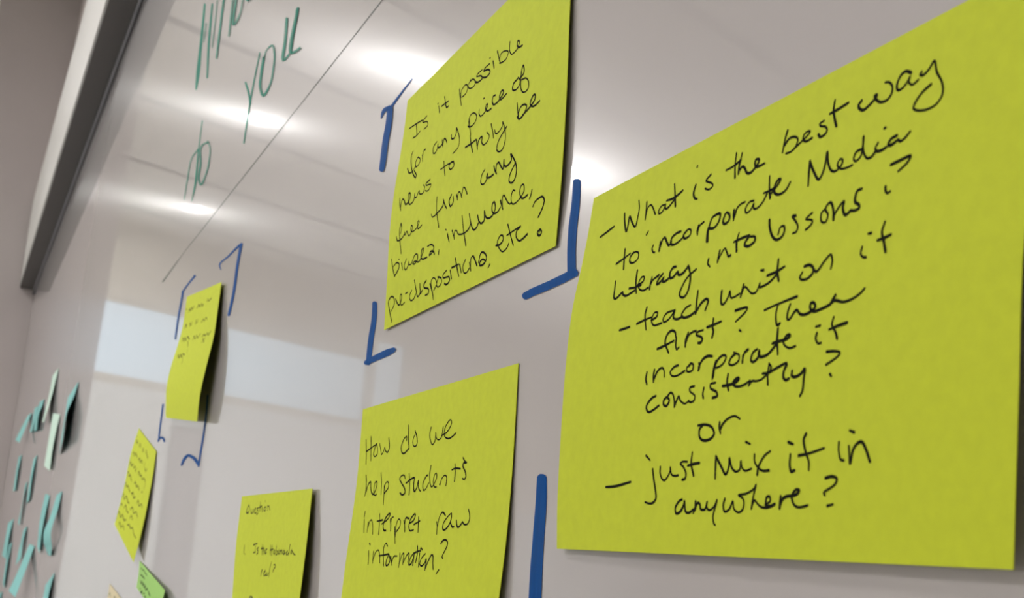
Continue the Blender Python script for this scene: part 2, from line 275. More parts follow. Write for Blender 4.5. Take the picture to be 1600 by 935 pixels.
   '215,575 238,640;210,535 208,561;286,592 289,641;288,624 305,594 332,585 363,614 380,658;449,565 465,621 475,667;423,598 506,599;502,618 581,599 606,578 580,576 532,603 527,634 546,652 575,655;617,602 635,634 642,662;630,622 634,600 659,596;695,647 710,687 728,729;718,695 711,644 732,614 761,622 766,649 726,673;811,626 833,658 841,682;828,650 831,616 878,622;887,647 940,636 956,612 941,606 898,629 887,659 910,683 955,682;1001,625 1008,662 1015,698;951,657 1023,646;1231,670 1242,694 1245,728;1243,698 1257,647 1288,629 1323,648;1385,643 1347,658 1309,685 1311,711 1342,714 1380,692 1393,667 1389,644;1388,689 1416,711 1432,710;1452,683 1462,707 1481,718 1511,704 1518,697 1539,710 1571,712 1590,694 1585,667 1568,643',
   '352,701 367,708;353,738 366,770 372,803;431,747 438,802;436,790 465,754 501,745 527,766 545,809;628,734 601,719 578,735 584,774 605,827;523,773 592,775 659,775;661,779 637,804 640,827 671,826 686,804 666,780;691,789 723,833;713,821 732,793 779,794;813,783 819,818 816,848;818,837 842,794 865,787 868,840;871,833 903,802 934,793 932,834;991,797 958,817 947,846 976,845 997,816 1000,798 999,854;1031,766 1039,808 1030,843;991,797 1049,792 1078,793;1066,803 1071,867;1067,788 1074,778 1094,788;1136,811 1099,828 1082,853 1110,866 1144,854 1153,836;1159,841 1154,889;1157,881 1181,850 1213,823 1234,832 1239,862 1253,893;1306,778 1322,767 1351,764 1380,777 1377,799 1337,841 1348,851;1318,901 1303,910 1293,917',
  ]),
 'Q': dict(left=[[-0.9006, -0.0004, 1.0964], [-0.8991, -0.0009, 1.0639], [-0.8904, -0.0013, 1.0297], [-0.8754, -0.003, 0.9788]],
  right=[[-0.7052, -0.0022, 1.0942], [-0.6992, -0.0038, 1.0672], [-0.6967, -0.0052, 1.0347], [-0.7005, -0.006, 0.9993]],
  lines=[
   '279,66 245,85 221,111 251,123 301,116 315,90 281,67;223,116 265,120 297,123;368,98 385,125 428,123 438,100 456,127;482,111 516,96 497,95 477,114 516,130 548,123;598,94 552,100 594,118 596,134 563,138;643,57 646,89 655,119;618,92 694,85;708,97 729,125;790,93 765,109 785,121 815,117 819,98 793,94;862,85 874,122;868,96 898,90 940,118;777,52 781,54',
   '286,344 295,402;339,408 344,409;575,351 631,347 687,345;638,363 647,403;590,406 654,403;735,374 692,383 730,399 728,412 696,418;849,363 860,427;816,384 898,383;886,388 901,426;909,395 940,423;947,406 987,392 952,397 956,424 979,417;1079,371 1091,434;1119,372 1130,442;1073,404 1155,400;1189,405 1178,424 1208,435 1209,409;1236,380 1248,443 1291,428 1262,415;1310,409 1295,432 1328,438 1331,417;1348,414 1352,441;1352,424 1385,416 1401,441;1441,417 1425,437 1458,444 1460,421 1475,445;1533,428 1504,440 1533,454 1562,442;1580,383 1569,426 1573,455;1635,422 1613,437 1629,449 1650,432 1681,450 1729,462',
   '887,536 874,575;879,553 912,531;951,561 998,544 980,543 953,561 972,577 1009,570;1045,558 1011,573 1064,575 1079,561;1150,488 1115,531 1102,586;1216,511 1241,509 1264,523 1223,541 1208,557',
   '583,710 640,709 688,717 648,728',
  ]),
 'L': dict(left=[[-1.2748, -0.0004, 1.3058], [-1.2756, -0.001, 1.2714], [-1.2831, -0.0026, 1.2542], [-1.2846, -0.0053, 1.2379], [-1.2867, -0.0069, 1.2187], [-1.2812, -0.0065, 1.1991], [-1.2754, -0.0055, 1.1842]],
  right=[[-1.0764, -0.0024, 1.2831], [-1.0688, -0.004, 1.257], [-1.0603, -0.0062, 1.2308], [-1.0621, -0.008, 1.2135], [-1.0658, -0.0092, 1.1988], [-1.07, -0.0098, 1.182], [-1.0738, -0.0086, 1.1628]],
  lines=[
   '75,129 107,136;251,171 322,143 374,169 439,136 490,162 584,130;791,168 882,138 960,165 1052,140 1103,170 1171,151;1350,141 1385,117 1430,142 1572,124',
   '170,331 220,297 293,329 282,296;479,330 496,294 563,326 617,295;828,329 872,290 914,329 987,291;1199,339 1304,310 1354,336 1430,305 1505,332',
   '217,474 245,437 372,478 369,440 483,475 514,439 686,477;626,493 717,552;903,495 936,460 1033,494 1068,459 1161,492 1271,456;1419,499 1493,478 1564,499 1657,475 1705,499 1815,470;1466,557 1491,520 1562,558 1566,522',
   '242,648 261,612 390,650 409,614 534,651 524,615 669,634;615,650 652,721;772,616 769,583',
  ]),
 'LL': dict(left=[[-1.5089, -0.0005, 1.1931], [-1.5177, -0.0036, 1.1714], [-1.5293, -0.0061, 1.1208], [-1.5373, -0.0095, 1.0845]],
  right=[[-1.3446, -0.0008, 1.1562], [-1.3411, -0.0014, 1.1371], [-1.3433, -0.0022, 1.1114], [-1.3515, -0.0036, 1.0775], [-1.3712, -0.0052, 1.0448]],
  lines=[
   '53,80 73,87;144,160 123,121 255,142 254,109;430,151 417,112 521,140 522,107;709,160 704,121 797,150 792,109;992,139 961,101 1086,133 1184,151',
   '122,286 179,259 267,284 302,247 482,264;600,271 657,244 768,268 813,235 915,255;1057,260 1060,220;1129,264 1220,281 1266,248',
   '68,425 109,382 222,405 338,365;395,400 484,367 575,402 611,359;776,399 788,363 952,382 985,361 1118,384 1175,358 1329,377 1326,439',
   '64,520 102,496 194,531 261,501 428,539;651,520 712,492 823,520 884,492 1043,509;1217,495 1261,481',
   '-1,674 42,629 167,657 232,627 458,650;626,641 681,608 775,644 894,609',
   '2,809 63,758 225,784 286,734 486,757 575,749;586,641 689,613 791,645 883,613;1065,638 1102,603 1236,630 1344,585 1421,606',
   '43,905 72,868 180,867;334,863 390,814 555,843 684,831;736,781 845,733 996,762 1109,719 1279,736',
   '5,1012 60,963 270,983 333,938 526,954 653,916;837,857 898,813 1026,829',
   '2,1085 17,1042;261,1077 279,1036 473,1052 544,1011 680,1026;809,942 902,914 1055,918 1136,886 1286,914 1472,915',
  ]),
 'GR': dict(left=[[-1.3626, -0.0006, 1.0468], [-1.3432, -0.0025, 1.0335], [-1.3345, -0.004, 1.0209]],
  right=[[-1.1653, -0.003, 1.0238], [-1.1534, -0.006, 1.0137], [-1.1541, -0.008, 1.0007]],
  lines=[
   '157,119 240,84 340,102 420,72 520,95 631,95 702,105',
   '204,207 318,196 436,195 541,196',
   '255,276 367,294 385,261 501,291 532,261 655,295 676,261 806,299 842,263 934,277;1003,277 1094,291 1170,295',
   '319,351 351,355;402,370 523,380 497,349 604,367;682,354 755,339;772,362 898,364',
  ]),
 'TN': dict(left=[[-1.5827, -0.0006, 1.0178], [-1.577, -0.0015, 1.0089], [-1.5645, -0.004, 0.9827]],
  right=[[-1.3256, -0.0008, 0.9911], [-1.3334, -0.002, 0.9802], [-1.35, -0.003, 0.9669]],
  lines=[
   '45,153 138,102 268,127;580,84 734,66',
  ]),
}
SMALL_DATA = {
 't1': ([[-2.6654, -0.001, 1.3476], [-2.6654, -0.0016, 1.3146], [-2.6654, -0.0021, 1.2742], [-2.6654, -0.0016, 1.2342]],
  [[-2.4614, -0.001, 1.3569], [-2.4614, -0.0034, 1.3369], [-2.4614, -0.0131, 1.298], [-2.4614, -0.0139, 1.2476]]),
 't2': ([[-3.274, -0.001, 1.4637], [-3.274, -0.0012, 1.4435], [-3.274, -0.0034, 1.3976], [-3.274, -0.0084, 1.3504]],
  [[-3.0939, -0.001, 1.4609], [-3.0939, -0.0028, 1.4364], [-3.0939, -0.01, 1.3686], [-3.0939, -0.0155, 1.3342]]),
 't3': ([[-3.6785, -0.001, 1.4398], [-3.6785, -0.0013, 1.4233], [-3.6785, -0.0044, 1.4045], [-3.6785, -0.0043, 1.3602]],
  [[-3.4785, -0.001, 1.4278], [-3.4785, -0.0033, 1.4113], [-3.4785, -0.0084, 1.3925], [-3.4785, -0.0083, 1.3482]]),
 't3b': ([[-3.8919, -0.001, 1.4444], [-3.8919, -0.0017, 1.425], [-3.8919, -0.0014, 1.4055], [-3.8919, -0.0041, 1.3738]],
  [[-3.6919, -0.001, 1.4324], [-3.6919, -0.0037, 1.413], [-3.6919, -0.0054, 1.3935], [-3.6919, -0.0081, 1.3618]]),
 't4': ([[-4.2128, -0.001, 1.4533], [-4.2128, -0.0114, 1.4224], [-4.2128, -0.0266, 1.3734]],
  [[-4.0153, -0.001, 1.4421], [-4.0153, -0.008, 1.41], [-4.0153, -0.0226, 1.352]]),
 't5': ([[-3.0432, -0.001, 1.3517], [-3.0432, -0.0019, 1.3027], [-3.0432, -0.0032, 1.2332]],
  [[-2.8179, -0.001, 1.3283], [-2.8179, -0.0039, 1.2936], [-2.8179, -0.0055, 1.259], [-2.8179, -0.0049, 1.211]]),
 't6': ([[-4.4236, -0.001, 1.3358], [-4.4236, -0.0021, 1.2743], [-4.4236, -0.0016, 1.2279]],
  [[-4.2323, -0.001, 1.3322], [-4.2323, -0.0049, 1.2851], [-4.2323, -0.004, 1.2228]]),
 't7': ([[-3.5554, -0.001, 1.2769], [-3.5554, -0.0018, 1.2339], [-3.5554, -0.0018, 1.1633]],
  [[-3.4186, -0.001, 1.2816], [-3.4186, -0.0043, 1.2435], [-3.4186, -0.004, 1.1708]]),
 't8': ([[-3.766, -0.001, 1.2228], [-3.766, -0.002, 1.1655], [-3.766, -0.0046, 1.1171]],
  [[-3.6814, -0.001, 1.227], [-3.6814, -0.0047, 1.1803], [-3.6814, -0.004, 1.1096]]),
 't9': ([[-4.4514, -0.001, 1.1268], [-4.4514, -0.002, 1.0743], [-4.4514, -0.0041, 1.024]],
  [[-4.1362, -0.001, 1.1357], [-4.1362, -0.0051, 1.0813], [-4.1362, -0.004, 1.0177]]),
 't10': ([[-4.178, -0.001, 1.0568], [-4.178, -0.0019, 1.0064], [-4.178, -0.0016, 0.9469]],
  [[-4.0018, -0.001, 1.068], [-4.0018, -0.0053, 0.9998], [-4.0018, -0.004, 0.9356]]),
 't11': ([[-3.511, -0.001, 1.0979], [-3.511, -0.0043, 1.0577], [-3.511, -0.0078, 1.0084]],
  [[-3.3875, -0.001, 1.1052], [-3.3875, -0.0043, 1.0782], [-3.3875, -0.004, 1.0275]]),
 't12': ([[-3.1885, -0.001, 1.0622], [-3.1885, -0.0114, 1.0188], [-3.1885, -0.0302, 0.9547]],
  [[-3.007, -0.001, 1.0575], [-3.007, -0.0098, 1.0133], [-3.007, -0.024, 0.9476]]),
 't13': ([[-2.9011, -0.001, 1.167], [-2.9011, -0.0042, 1.1132], [-2.9011, -0.0018, 1.0564]],
  [[-2.7694, -0.001, 1.1586], [-2.7694, -0.0037, 1.1267], [-2.7694, -0.0056, 1.082], [-2.7694, -0.004, 1.0427]]),
 't14': ([[-2.5853, -0.001, 1.1537], [-2.5853, -0.0071, 1.1113], [-2.5853, -0.0141, 1.0787], [-2.5853, -0.0111, 1.0636], [-2.5853, -0.0016, 1.0432]],
  [[-2.4696, -0.001, 1.1567], [-2.4696, -0.0036, 1.1261], [-2.4696, -0.0093, 1.075], [-2.4696, -0.005, 1.0573], [-2.4696, -0.004, 1.041]]),
 't15': ([[-2.5362, -0.001, 0.9883], [-2.5362, -0.002, 0.9541], [-2.5362, -0.0016, 0.9201]],
  [[-2.3752, -0.001, 1.0145], [-2.3752, -0.0053, 0.9771], [-2.3752, -0.004, 0.9398]]),
 't16': ([[-4.4163, -0.001, 0.9043], [-4.4163, -0.002, 0.8652], [-4.4163, -0.0016, 0.8262]],
  [[-4.1362, -0.001, 0.9234], [-4.1362, -0.005, 0.8869], [-4.1362, -0.004, 0.8412]]),
}
MARK_DATA = [
 ('corner_mark', 'blue', 'blue corner mark with a hooked top left of the note reading "Is it possible"', ['-5975,13015,-5969,13012 -5978,13016,-5968,13010 -5983,13017,-5968,13009 -6020,13014,-6002,13003 -6058,13010,-6037,12998 -6097,13007,-6072,12993 -6135,13003,-6107,12987 -6173,12998,-6142,12981 -6211,12994,-6177,12975 -6249,12989,-6212,12969 -6287,12984,-6248,12963 -6325,12979,-6284,12956 -6326,12975,-6296,12959 -6320,12970,-6306,12962', '-6470,12951,-6478,12954 -6465,12950,-6482,12957 -6460,12950,-6485,12960 -6454,12954,-6486,12966 -6448,12958,-6487,12973 -6442,12962,-6488,12980 -6435,12965,-6487,12987 -6427,12967,-6483,12993 -6417,12968,-6475,12997 -6405,12968,-6465,13001 -6392,12968,-6452,13003 -6380,12967,-6434,13004 -6370,12965,-6410,13001 -6365,12963,-6379,12994 -6356,12959,-6348,12984 -6338,12951,-6323,12974 -6317,12942,-6302,12966 -6291,12937,-6281,12954 -6279,12937,-6274,12945', '-6339,12987,-6301,12974 -6359,12991,-6281,12963 -6374,12988,-6265,12950 -6373,12968,-6263,12930 -6372,12949,-6260,12910 -6372,12929,-6258,12891 -6372,12911,-6258,12871 -6374,12893,-6259,12852 -6378,12876,-6263,12834 -6384,12859,-6269,12817 -6391,12842,-6275,12801 -6397,12825,-6281,12784 -6401,12807,-6286,12767 -6404,12789,-6289,12750 -6407,12770,-6291,12732 -6408,12752,-6292,12714 -6409,12733,-6293,12695 -6410,12714,-6295,12677 -6410,12696,-6298,12659 -6411,12677,-6303,12642 -6412,12659,-6309,12625 -6413,12640,-6315,12609 -6400,12629,-6331,12606 -6383,12620,-6349,12609']),
 ('corner_mark', 'blue', 'thick blue corner mark wrapping the lower right of the "Is it possible" note', ['-3931,11921,-3909,11915 -3943,11921,-3898,11908 -3952,11917,-3889,11899 -3952,11899,-3888,11880 -3952,11880,-3886,11862 -3952,11862,-3885,11844 -3952,11845,-3885,11825 -3954,11827,-3885,11807 -3956,11810,-3887,11789 -3959,11793,-3889,11772 -3962,11776,-3892,11755 -3965,11758,-3894,11738 -3966,11740,-3895,11721 -3966,11722,-3895,11704 -3966,11703,-3895,11686 -3965,11685,-3895,11668 -3964,11667,-3894,11651 -3962,11648,-3892,11633 -3959,11629,-3889,11615 -3956,11611,-3886,11597 -3953,11592,-3883,11579 -3950,11574,-3881,11561 -3939,11564,-3889,11555 -3926,11558,-3901,11554', '-3873,11575,-3861,11564 -3885,11581,-3861,11557 -3904,11585,-3870,11552 -3924,11585,-3890,11551 -3945,11584,-3910,11550 -3966,11583,-3930,11549 -3986,11582,-3951,11548 -4007,11581,-3972,11547 -4028,11581,-3994,11547 -4050,11580,-4016,11546 -4071,11580,-4038,11546 -4093,11579,-4060,11546 -4116,11579,-4083,11545 -4139,11579,-4106,11545 -4161,11579,-4129,11545 -4184,11579,-4153,11545 -4208,11579,-4176,11545 -4233,11579,-4200,11546 -4257,11579,-4222,11546 -4282,11577,-4245,11545 -4305,11576,-4267,11544 -4327,11574,-4291,11543 -4336,11568,-4310,11547 -4335,11563,-4322,11552']),
 ('corner_mark', 'blue', 'blue L-shaped corner mark under the lower left of the "Is it possible" note', ['-6279,11883,-6249,11877 -6294,11883,-6233,11872 -6305,11878,-6219,11863 -6300,11854,-6212,11839 -6295,11831,-6206,11815 -6292,11807,-6201,11791 -6292,11785,-6199,11767 -6296,11764,-6202,11745 -6302,11742,-6207,11723 -6309,11721,-6212,11701 -6314,11699,-6217,11680 -6317,11676,-6220,11658 -6318,11653,-6222,11636 -6319,11630,-6223,11614 -6319,11608,-6224,11592 -6318,11585,-6226,11570 -6319,11562,-6227,11548 -6306,11554,-6240,11543 -6289,11548,-6257,11543', '-6334,11557,-6348,11567 -6318,11553,-6349,11572 -6295,11549,-6338,11576 -6260,11549,-6305,11577 -6225,11549,-6272,11579 -6190,11549,-6239,11580 -6155,11549,-6206,11582 -6121,11549,-6173,11583 -6088,11549,-6140,11584 -6055,11549,-6107,11585 -6021,11549,-6075,11586 -5988,11549,-6043,11587 -5955,11549,-6010,11587 -5924,11549,-5978,11587 -5894,11551,-5944,11586 -5866,11554,-5909,11584 -5839,11557,-5875,11582 -5829,11561,-5854,11579 -5829,11565,-5841,11574']),
 ('corner_mark', 'blue', 'wide blue vertical stroke between the "How do we" note and the biggest note', ['-4068,10881,-4040,10879 -4082,10878,-4026,10875 -4093,10871,-4014,10866 -4092,10848,-4010,10844 -4092,10826,-4006,10822 -4091,10805,-4003,10800 -4091,10783,-4001,10778 -4091,10761,-4000,10757 -4092,10740,-4000,10735 -4093,10718,-4000,10714 -4094,10696,-4001,10692 -4095,10674,-4001,10671 -4095,10653,-4001,10650 -4096,10631,-4001,10628 -4097,10609,-4001,10607 -4098,10588,-4001,10586 -4099,10566,-4000,10565 -4099,10544,-3999,10544 -4098,10523,-3998,10524 -4098,10501,-3996,10503 -4097,10480,-3994,10482 -4096,10459,-3993,10461 -4096,10438,-3992,10440 -4096,10417,-3992,10419 -4096,10396,-3992,10398 -4096,10375,-3993,10378 -4095,10354,-3993,10357 -4080,10344,-4007,10346 -4061,10340,-4026,10341']),
 ('corner_mark', 'blue', 'blue corner mark with a thin hook at the upper right of the narrow far note', ['-10977,12985,-10991,12986 -10973,12985,-11002,12988 -10973,12988,-11014,12992 -11022,13013,-11072,13019 -11056,13034,-11120,13045 -11057,13045,-11128,13063 -11030,13051,-11097,13073 -10980,13052,-11040,13075 -10912,13050,-10968,13073 -10836,13046,-10890,13068 -10759,13042,-10814,13064 -10688,13039,-10748,13062 -10630,13038,-10695,13062 -10577,13039,-10645,13064 -10524,13039,-10594,13065 -10471,13040,-10543,13066 -10418,13039,-10491,13067 -10364,13038,-10437,13067 -10308,13036,-10382,13066 -10250,13033,-10324,13064 -10190,13029,-10265,13062 -10130,13025,-10208,13059 -10121,13028,-10177,13053 -10127,13034,-10154,13046', '-10212,13053,-10168,13042 -10236,13057,-10145,13034 -10256,13056,-10129,13024 -10268,13016,-10144,12985 -10280,12975,-10159,12946 -10291,12934,-10172,12906 -10298,12893,-10180,12866 -10302,12851,-10185,12824 -10305,12808,-10187,12782 -10307,12766,-10189,12740 -10312,12724,-10192,12699 -10319,12683,-10199,12657 -10331,12643,-10212,12618 -10349,12604,-10230,12579 -10371,12566,-10254,12541 -10395,12528,-10279,12504 -10418,12490,-10303,12467 -10405,12482,-10323,12465 -10385,12476,-10345,12468']),
 ('corner_mark', 'blue', 'thin blue corner mark at the upper left of the narrow far note', ['-12406,13216,-12366,13203 -12435,13222,-12352,13196 -12470,13227,-12354,13190 -12548,13224,-12438,13189 -12626,13220,-12524,13188 -12706,13217,-12608,13187 -12785,13213,-12690,13185 -12863,13208,-12768,13181 -12939,13203,-12843,13176 -13016,13198,-12917,13170 -13093,13192,-12992,13164 -13171,13187,-13068,13158 -13170,13182,-13097,13161 -13157,13176,-13121,13166', '-13095,13189,-13049,13179 -13120,13192,-13024,13172 -13141,13191,-13007,13164 -13149,13157,-13015,13129 -13158,13122,-13023,13095 -13167,13088,-13033,13061 -13179,13054,-13046,13028 -13192,13020,-13061,12995 -13205,12987,-13076,12962 -13215,12952,-13089,12928 -13223,12917,-13098,12894 -13227,12882,-13105,12860 -13229,12846,-13110,12825 -13230,12810,-13113,12790 -13230,12774,-13116,12755 -13230,12738,-13120,12719 -13232,12702,-13124,12684 -13216,12696,-13139,12683 -13197,12691,-13159,12685']),
 ('corner_mark', 'blue', 'pale blue corner mark ending in a small hook at the lower left of the narrow far note', ['-13465,12057,-13423,12052 -13487,12058,-13401,12048 -13504,12056,-13384,12042 -13502,11971,-13382,11958 -13500,11886,-13380,11874 -13498,11802,-13378,11790 -13496,11718,-13376,11707 -13478,11712,-13393,11704 -13456,11708,-13415,11704', '-13427,11659,-13466,11664 -13404,11659,-13485,11668 -13383,11660,-13496,11673 -13367,11667,-13492,11681 -13354,11674,-13490,11689 -13341,11680,-13484,11698 -13328,11682,-13458,11706 -13317,11681,-13400,11709 -13284,11680,-13328,11706 -13239,11677,-13252,11701 -13195,11673,-13177,11694 -13170,11670,-13104,11684 -13157,11668,-13047,11672 -13137,11662,-13014,11660 -13112,11654,-12993,11650 -13086,11643,-12977,11640 -13057,11634,-12960,11631 -13032,11629,-12962,11627 -13009,11626,-12976,11626']),
 ('corner_mark', 'blue', 'blue corner mark with a wavy foot at the lower right of the narrow far note', ['-10890,11878,-10867,11875 -10903,11878,-10854,11872 -10912,11876,-10843,11868 -10897,11807,-10822,11799 -10884,11739,-10804,11730 -10881,11672,-10796,11663 -10885,11606,-10798,11596 -10895,11540,-10807,11531 -10909,11475,-10820,11466 -10925,11410,-10835,11402 -10940,11345,-10848,11337 -10951,11280,-10859,11272 -10939,11275,-10873,11270 -10922,11272,-10890,11269', '-10866,11285,-10902,11283 -10857,11289,-10931,11284 -10864,11297,-10968,11289 -10906,11308,-11016,11301 -10947,11321,-11062,11314 -10990,11333,-11106,11326 -11038,11347,-11149,11337 -11094,11360,-11192,11347 -11159,11372,-11240,11355 -11231,11384,-11299,11365 -11311,11396,-11364,11375 -11398,11407,-11422,11383 -11491,11415,-11463,11387 -11578,11415,-11491,11388 -11643,11410,-11527,11385 -11693,11402,-11567,11379 -11733,11392,-11606,11372 -11766,11383,-11639,11365 -11790,11372,-11665,11357 -11806,11361,-11686,11347 -11819,11350,-11707,11337 -11834,11339,-11730,11327 -11825,11334,-11751,11325 -11809,11330,-11773,11326']),
 ('marker_word', 'green', 'green word running off the top edge, tall strokes of "Wha"', ['-14342,16876,-14280,16850 -14374,16887,-14247,16833 -14398,16891,-14220,16816 -14384,16808,-14197,16729 -14370,16725,-14173,16644 -14356,16642,-14150,16558 -14342,16560,-14127,16473 -14328,16478,-14106,16389 -14315,16397,-14086,16306 -14304,16317,-14063,16223 -14298,16239,-14034,16137 -14294,16162,-14004,16051 -14287,16084,-13979,15968 -14274,16004,-13965,15889 -14250,15920,-13967,15817 -14212,15832,-13991,15752 -14164,15741,-14031,15693 -14145,15729,-14049,15695 -14120,15718,-14074,15702', '-13716,16619,-13663,16596 -13744,16628,-13634,16581 -13765,16631,-13611,16566 -13742,16523,-13583,16456 -13722,16416,-13558,16348 -13700,16309,-13531,16240 -13671,16199,-13500,16131 -13631,16086,-13463,16021 -13579,15969,-13419,15909 -13520,15851,-13372,15796 -13459,15733,-13323,15684 -13401,15617,-13276,15573 -13381,15605,-13291,15574 -13357,15595,-13313,15579', '-13963,16482,-13941,16473 -13975,16486,-13929,16467 -13984,16488,-13920,16461 -13984,16429,-13921,16403 -13985,16370,-13921,16344 -13985,16312,-13922,16286 -13986,16253,-13922,16228 -13977,16247,-13931,16229 -13965,16242,-13943,16233', '-13333,16551,-13312,16542 -13343,16555,-13301,16536 -13351,16556,-13293,16530 -13337,16482,-13279,16457 -13324,16408,-13266,16383 -13313,16336,-13255,16311 -13305,16264,-13247,16240 -13298,16194,-13240,16170 -13292,16124,-13234,16101 -13287,16055,-13229,16032 -13281,15986,-13224,15963 -13275,15917,-13218,15894 -13267,15911,-13226,15895 -13256,15906,-13236,15899', '-12877,16366,-12830,16345 -12903,16375,-12805,16332 -12922,16378,-12785,16318 -12923,16298,-12785,16239 -12923,16219,-12785,16160 -12924,16140,-12785,16082 -12922,16060,-12784,16004 -12917,15980,-12783,15925 -12910,15898,-12781,15846 -12901,15816,-12779,15768 -12891,15734,-12776,15689 -12881,15653,-12773,15611 -12865,15642,-12788,15613 -12845,15633,-12808,15618', '-12235,16111,-12198,16094 -12255,16118,-12178,16084 -12271,16120,-12163,16073 -12274,16071,-12166,16024 -12274,16021,-12168,15974 -12272,15969,-12167,15924 -12267,15916,-12165,15874 -12260,15863,-12162,15823 -12252,15810,-12158,15771 -12244,15757,-12155,15720 -12237,15704,-12151,15669 -12231,15652,-12148,15619 -12218,15644,-12160,15620 -12203,15636,-12175,15625', '-12037,16029,-11992,16009 -12060,16037,-11968,15997 -12079,16040,-11950,15983 -12079,16013,-11950,15956 -12078,15985,-11950,15929 -12079,15956,-11951,15900 -12085,15923,-11956,15866 -12094,15887,-11963,15830 -12101,15850,-11970,15794 -12106,15814,-11974,15758 -12105,15779,-11973,15724 -12095,15746,-11965,15694 -12072,15715,-11950,15672 -11985,15665,-11972,15680 -11885,15634,-11979,15685 -11818,15627,-11916,15676 -11749,15626,-11840,15671 -11690,15628,-11776,15670 -11649,15636,-11731,15675 -11622,15651,-11700,15686 -11606,15670,-11678,15702 -11596,15692,-11665,15722 -11590,15716,-11655,15745 -11584,15740,-11647,15768 -11576,15763,-11637,15790 -11563,15783,-11623,15810 -11550,15803,-11610,15830 -11558,15809,-11600,15828 -11568,15815,-11589,15824', '-11458,15758,-11423,15746 -11471,15760,-11400,15735 -11474,15756,-11375,15721 -11456,15740,-11348,15701 -11438,15722,-11321,15680 -11416,15703,-11298,15664 -11368,15672,-11304,15667 -11266,15631,-11367,15693 -11236,15628,-11360,15692 -11221,15631,-11340,15691 -11208,15636,-11318,15691 -11195,15639,-11295,15689 -11201,15646,-11272,15682 -11215,15656,-11249,15673']),
 ('marker_word', 'green', 'green word "you" crossing the middle ceiling light reflection', ['-10951,14720,-10920,14711 -10964,14721,-10899,14703 -10967,14717,-10876,14691 -10916,14677,-10823,14650 -10864,14636,-10769,14609 -10814,14597,-10716,14569 -10768,14559,-10667,14530 -10728,14523,-10625,14493 -10692,14489,-10591,14458 -10659,14456,-10562,14426 -10628,14422,-10534,14394 -10596,14389,-10506,14362 -10577,14379,-10513,14360 -10558,14371,-10527,14362', '-10401,14801,-10380,14792 -10413,14804,-10370,14787 -10423,14806,-10362,14781 -10450,14756,-10389,14732 -10477,14707,-10417,14683 -10504,14657,-10444,14633 -10528,14606,-10467,14583 -10551,14554,-10487,14530 -10571,14501,-10503,14476 -10589,14448,-10516,14421 -10606,14394,-10528,14366 -10620,14339,-10540,14310 -10632,14283,-10552,14255 -10641,14226,-10563,14199 -10649,14169,-10574,14144 -10655,14111,-10584,14088 -10663,14054,-10594,14032 -10654,14048,-10605,14032 -10641,14043,-10617,14035', '-10198,14687,-10157,14671 -10220,14694,-10137,14660 -10238,14695,-10122,14649 -10244,14675,-10128,14629 -10252,14656,-10135,14609 -10259,14636,-10142,14590 -10265,14616,-10148,14570 -10269,14595,-10152,14550 -10269,14573,-10152,14528 -10270,14551,-10153,14506 -10273,14529,-10156,14485 -10274,14506,-10157,14463 -10270,14482,-10154,14440 -10259,14455,-10144,14415 -10238,14424,-10125,14388 -10203,14389,-10094,14357 -10155,14348,-10050,14318 -10095,14302,-10003,14282 -9986,14251,-10006,14280 -9898,14236,-9985,14279 -9843,14241,-9929,14280 -9796,14250,-9876,14285 -9759,14258,-9834,14291 -9729,14268,-9803,14299 -9708,14281,-9780,14311 -9692,14297,-9765,14326 -9682,14315,-9755,14343 -9676,14334,-9749,14362 -9672,14354,-9746,14383 -9670,14375,-9744,14403 -9668,14395,-9742,14424 -9666,14416,-9740,14444 -9665,14437,-9738,14465 -9667,14459,-9740,14487 -9673,14484,-9746,14511 -9685,14510,-9758,14536 -9705,14539,-9778,14564 -9734,14572,-9807,14597 -9768,14611,-9843,14635 -9833,14658,-9870,14658 -9944,14696,-9901,14667 -10033,14711,-9988,14686 -10103,14716,-10063,14696 -10143,14711,-10103,14693 -10164,14697,-10122,14679 -10177,14679,-10132,14660 -10194,14663,-10148,14644 -10189,14659,-10156,14645 -10181,14655,-10165,14648', '-9418,14733,-9381,14717 -9438,14738,-9362,14707 -9452,14739,-9346,14694 -9447,14702,-9339,14658 -9442,14665,-9333,14621 -9437,14628,-9327,14584 -9432,14592,-9321,14547 -9426,14555,-9315,14511 -9419,14518,-9309,14474 -9424,14477,-9314,14432 -9435,14434,-9324,14389 -9434,14392,-9324,14351 -9367,14337,-9334,14345 -9245,14306,-9313,14345 -9151,14303,-9211,14334 -9089,14311,-9143,14336 -9061,14333,-9114,14356 -9054,14364,-9108,14386 -9055,14399,-9113,14423 -9052,14432,-9113,14457 -9040,14460,-9104,14487 -9028,14488,-9096,14517 -9017,14516,-9089,14547 -9005,14545,-9083,14578 -8994,14573,-9077,14609 -8982,14601,-9071,14640 -8971,14629,-9065,14671 -8983,14640,-9050,14670 -8999,14649,-9032,14664', '-9058,14662,-9023,14647 -9076,14667,-9005,14636 -9091,14668,-8992,14625 -9097,14617,-8996,14572 -9125,14564,-9017,14517 -9159,14510,-9045,14460 -9188,14455,-9067,14405 -9196,14402,-9073,14353 -9166,14347,-9053,14312 -9038,14276,-9044,14303 -8890,14238,-8950,14277 -8745,14216,-8795,14247 -8740,14218,-8776,14241 -8744,14223,-8761,14234']),
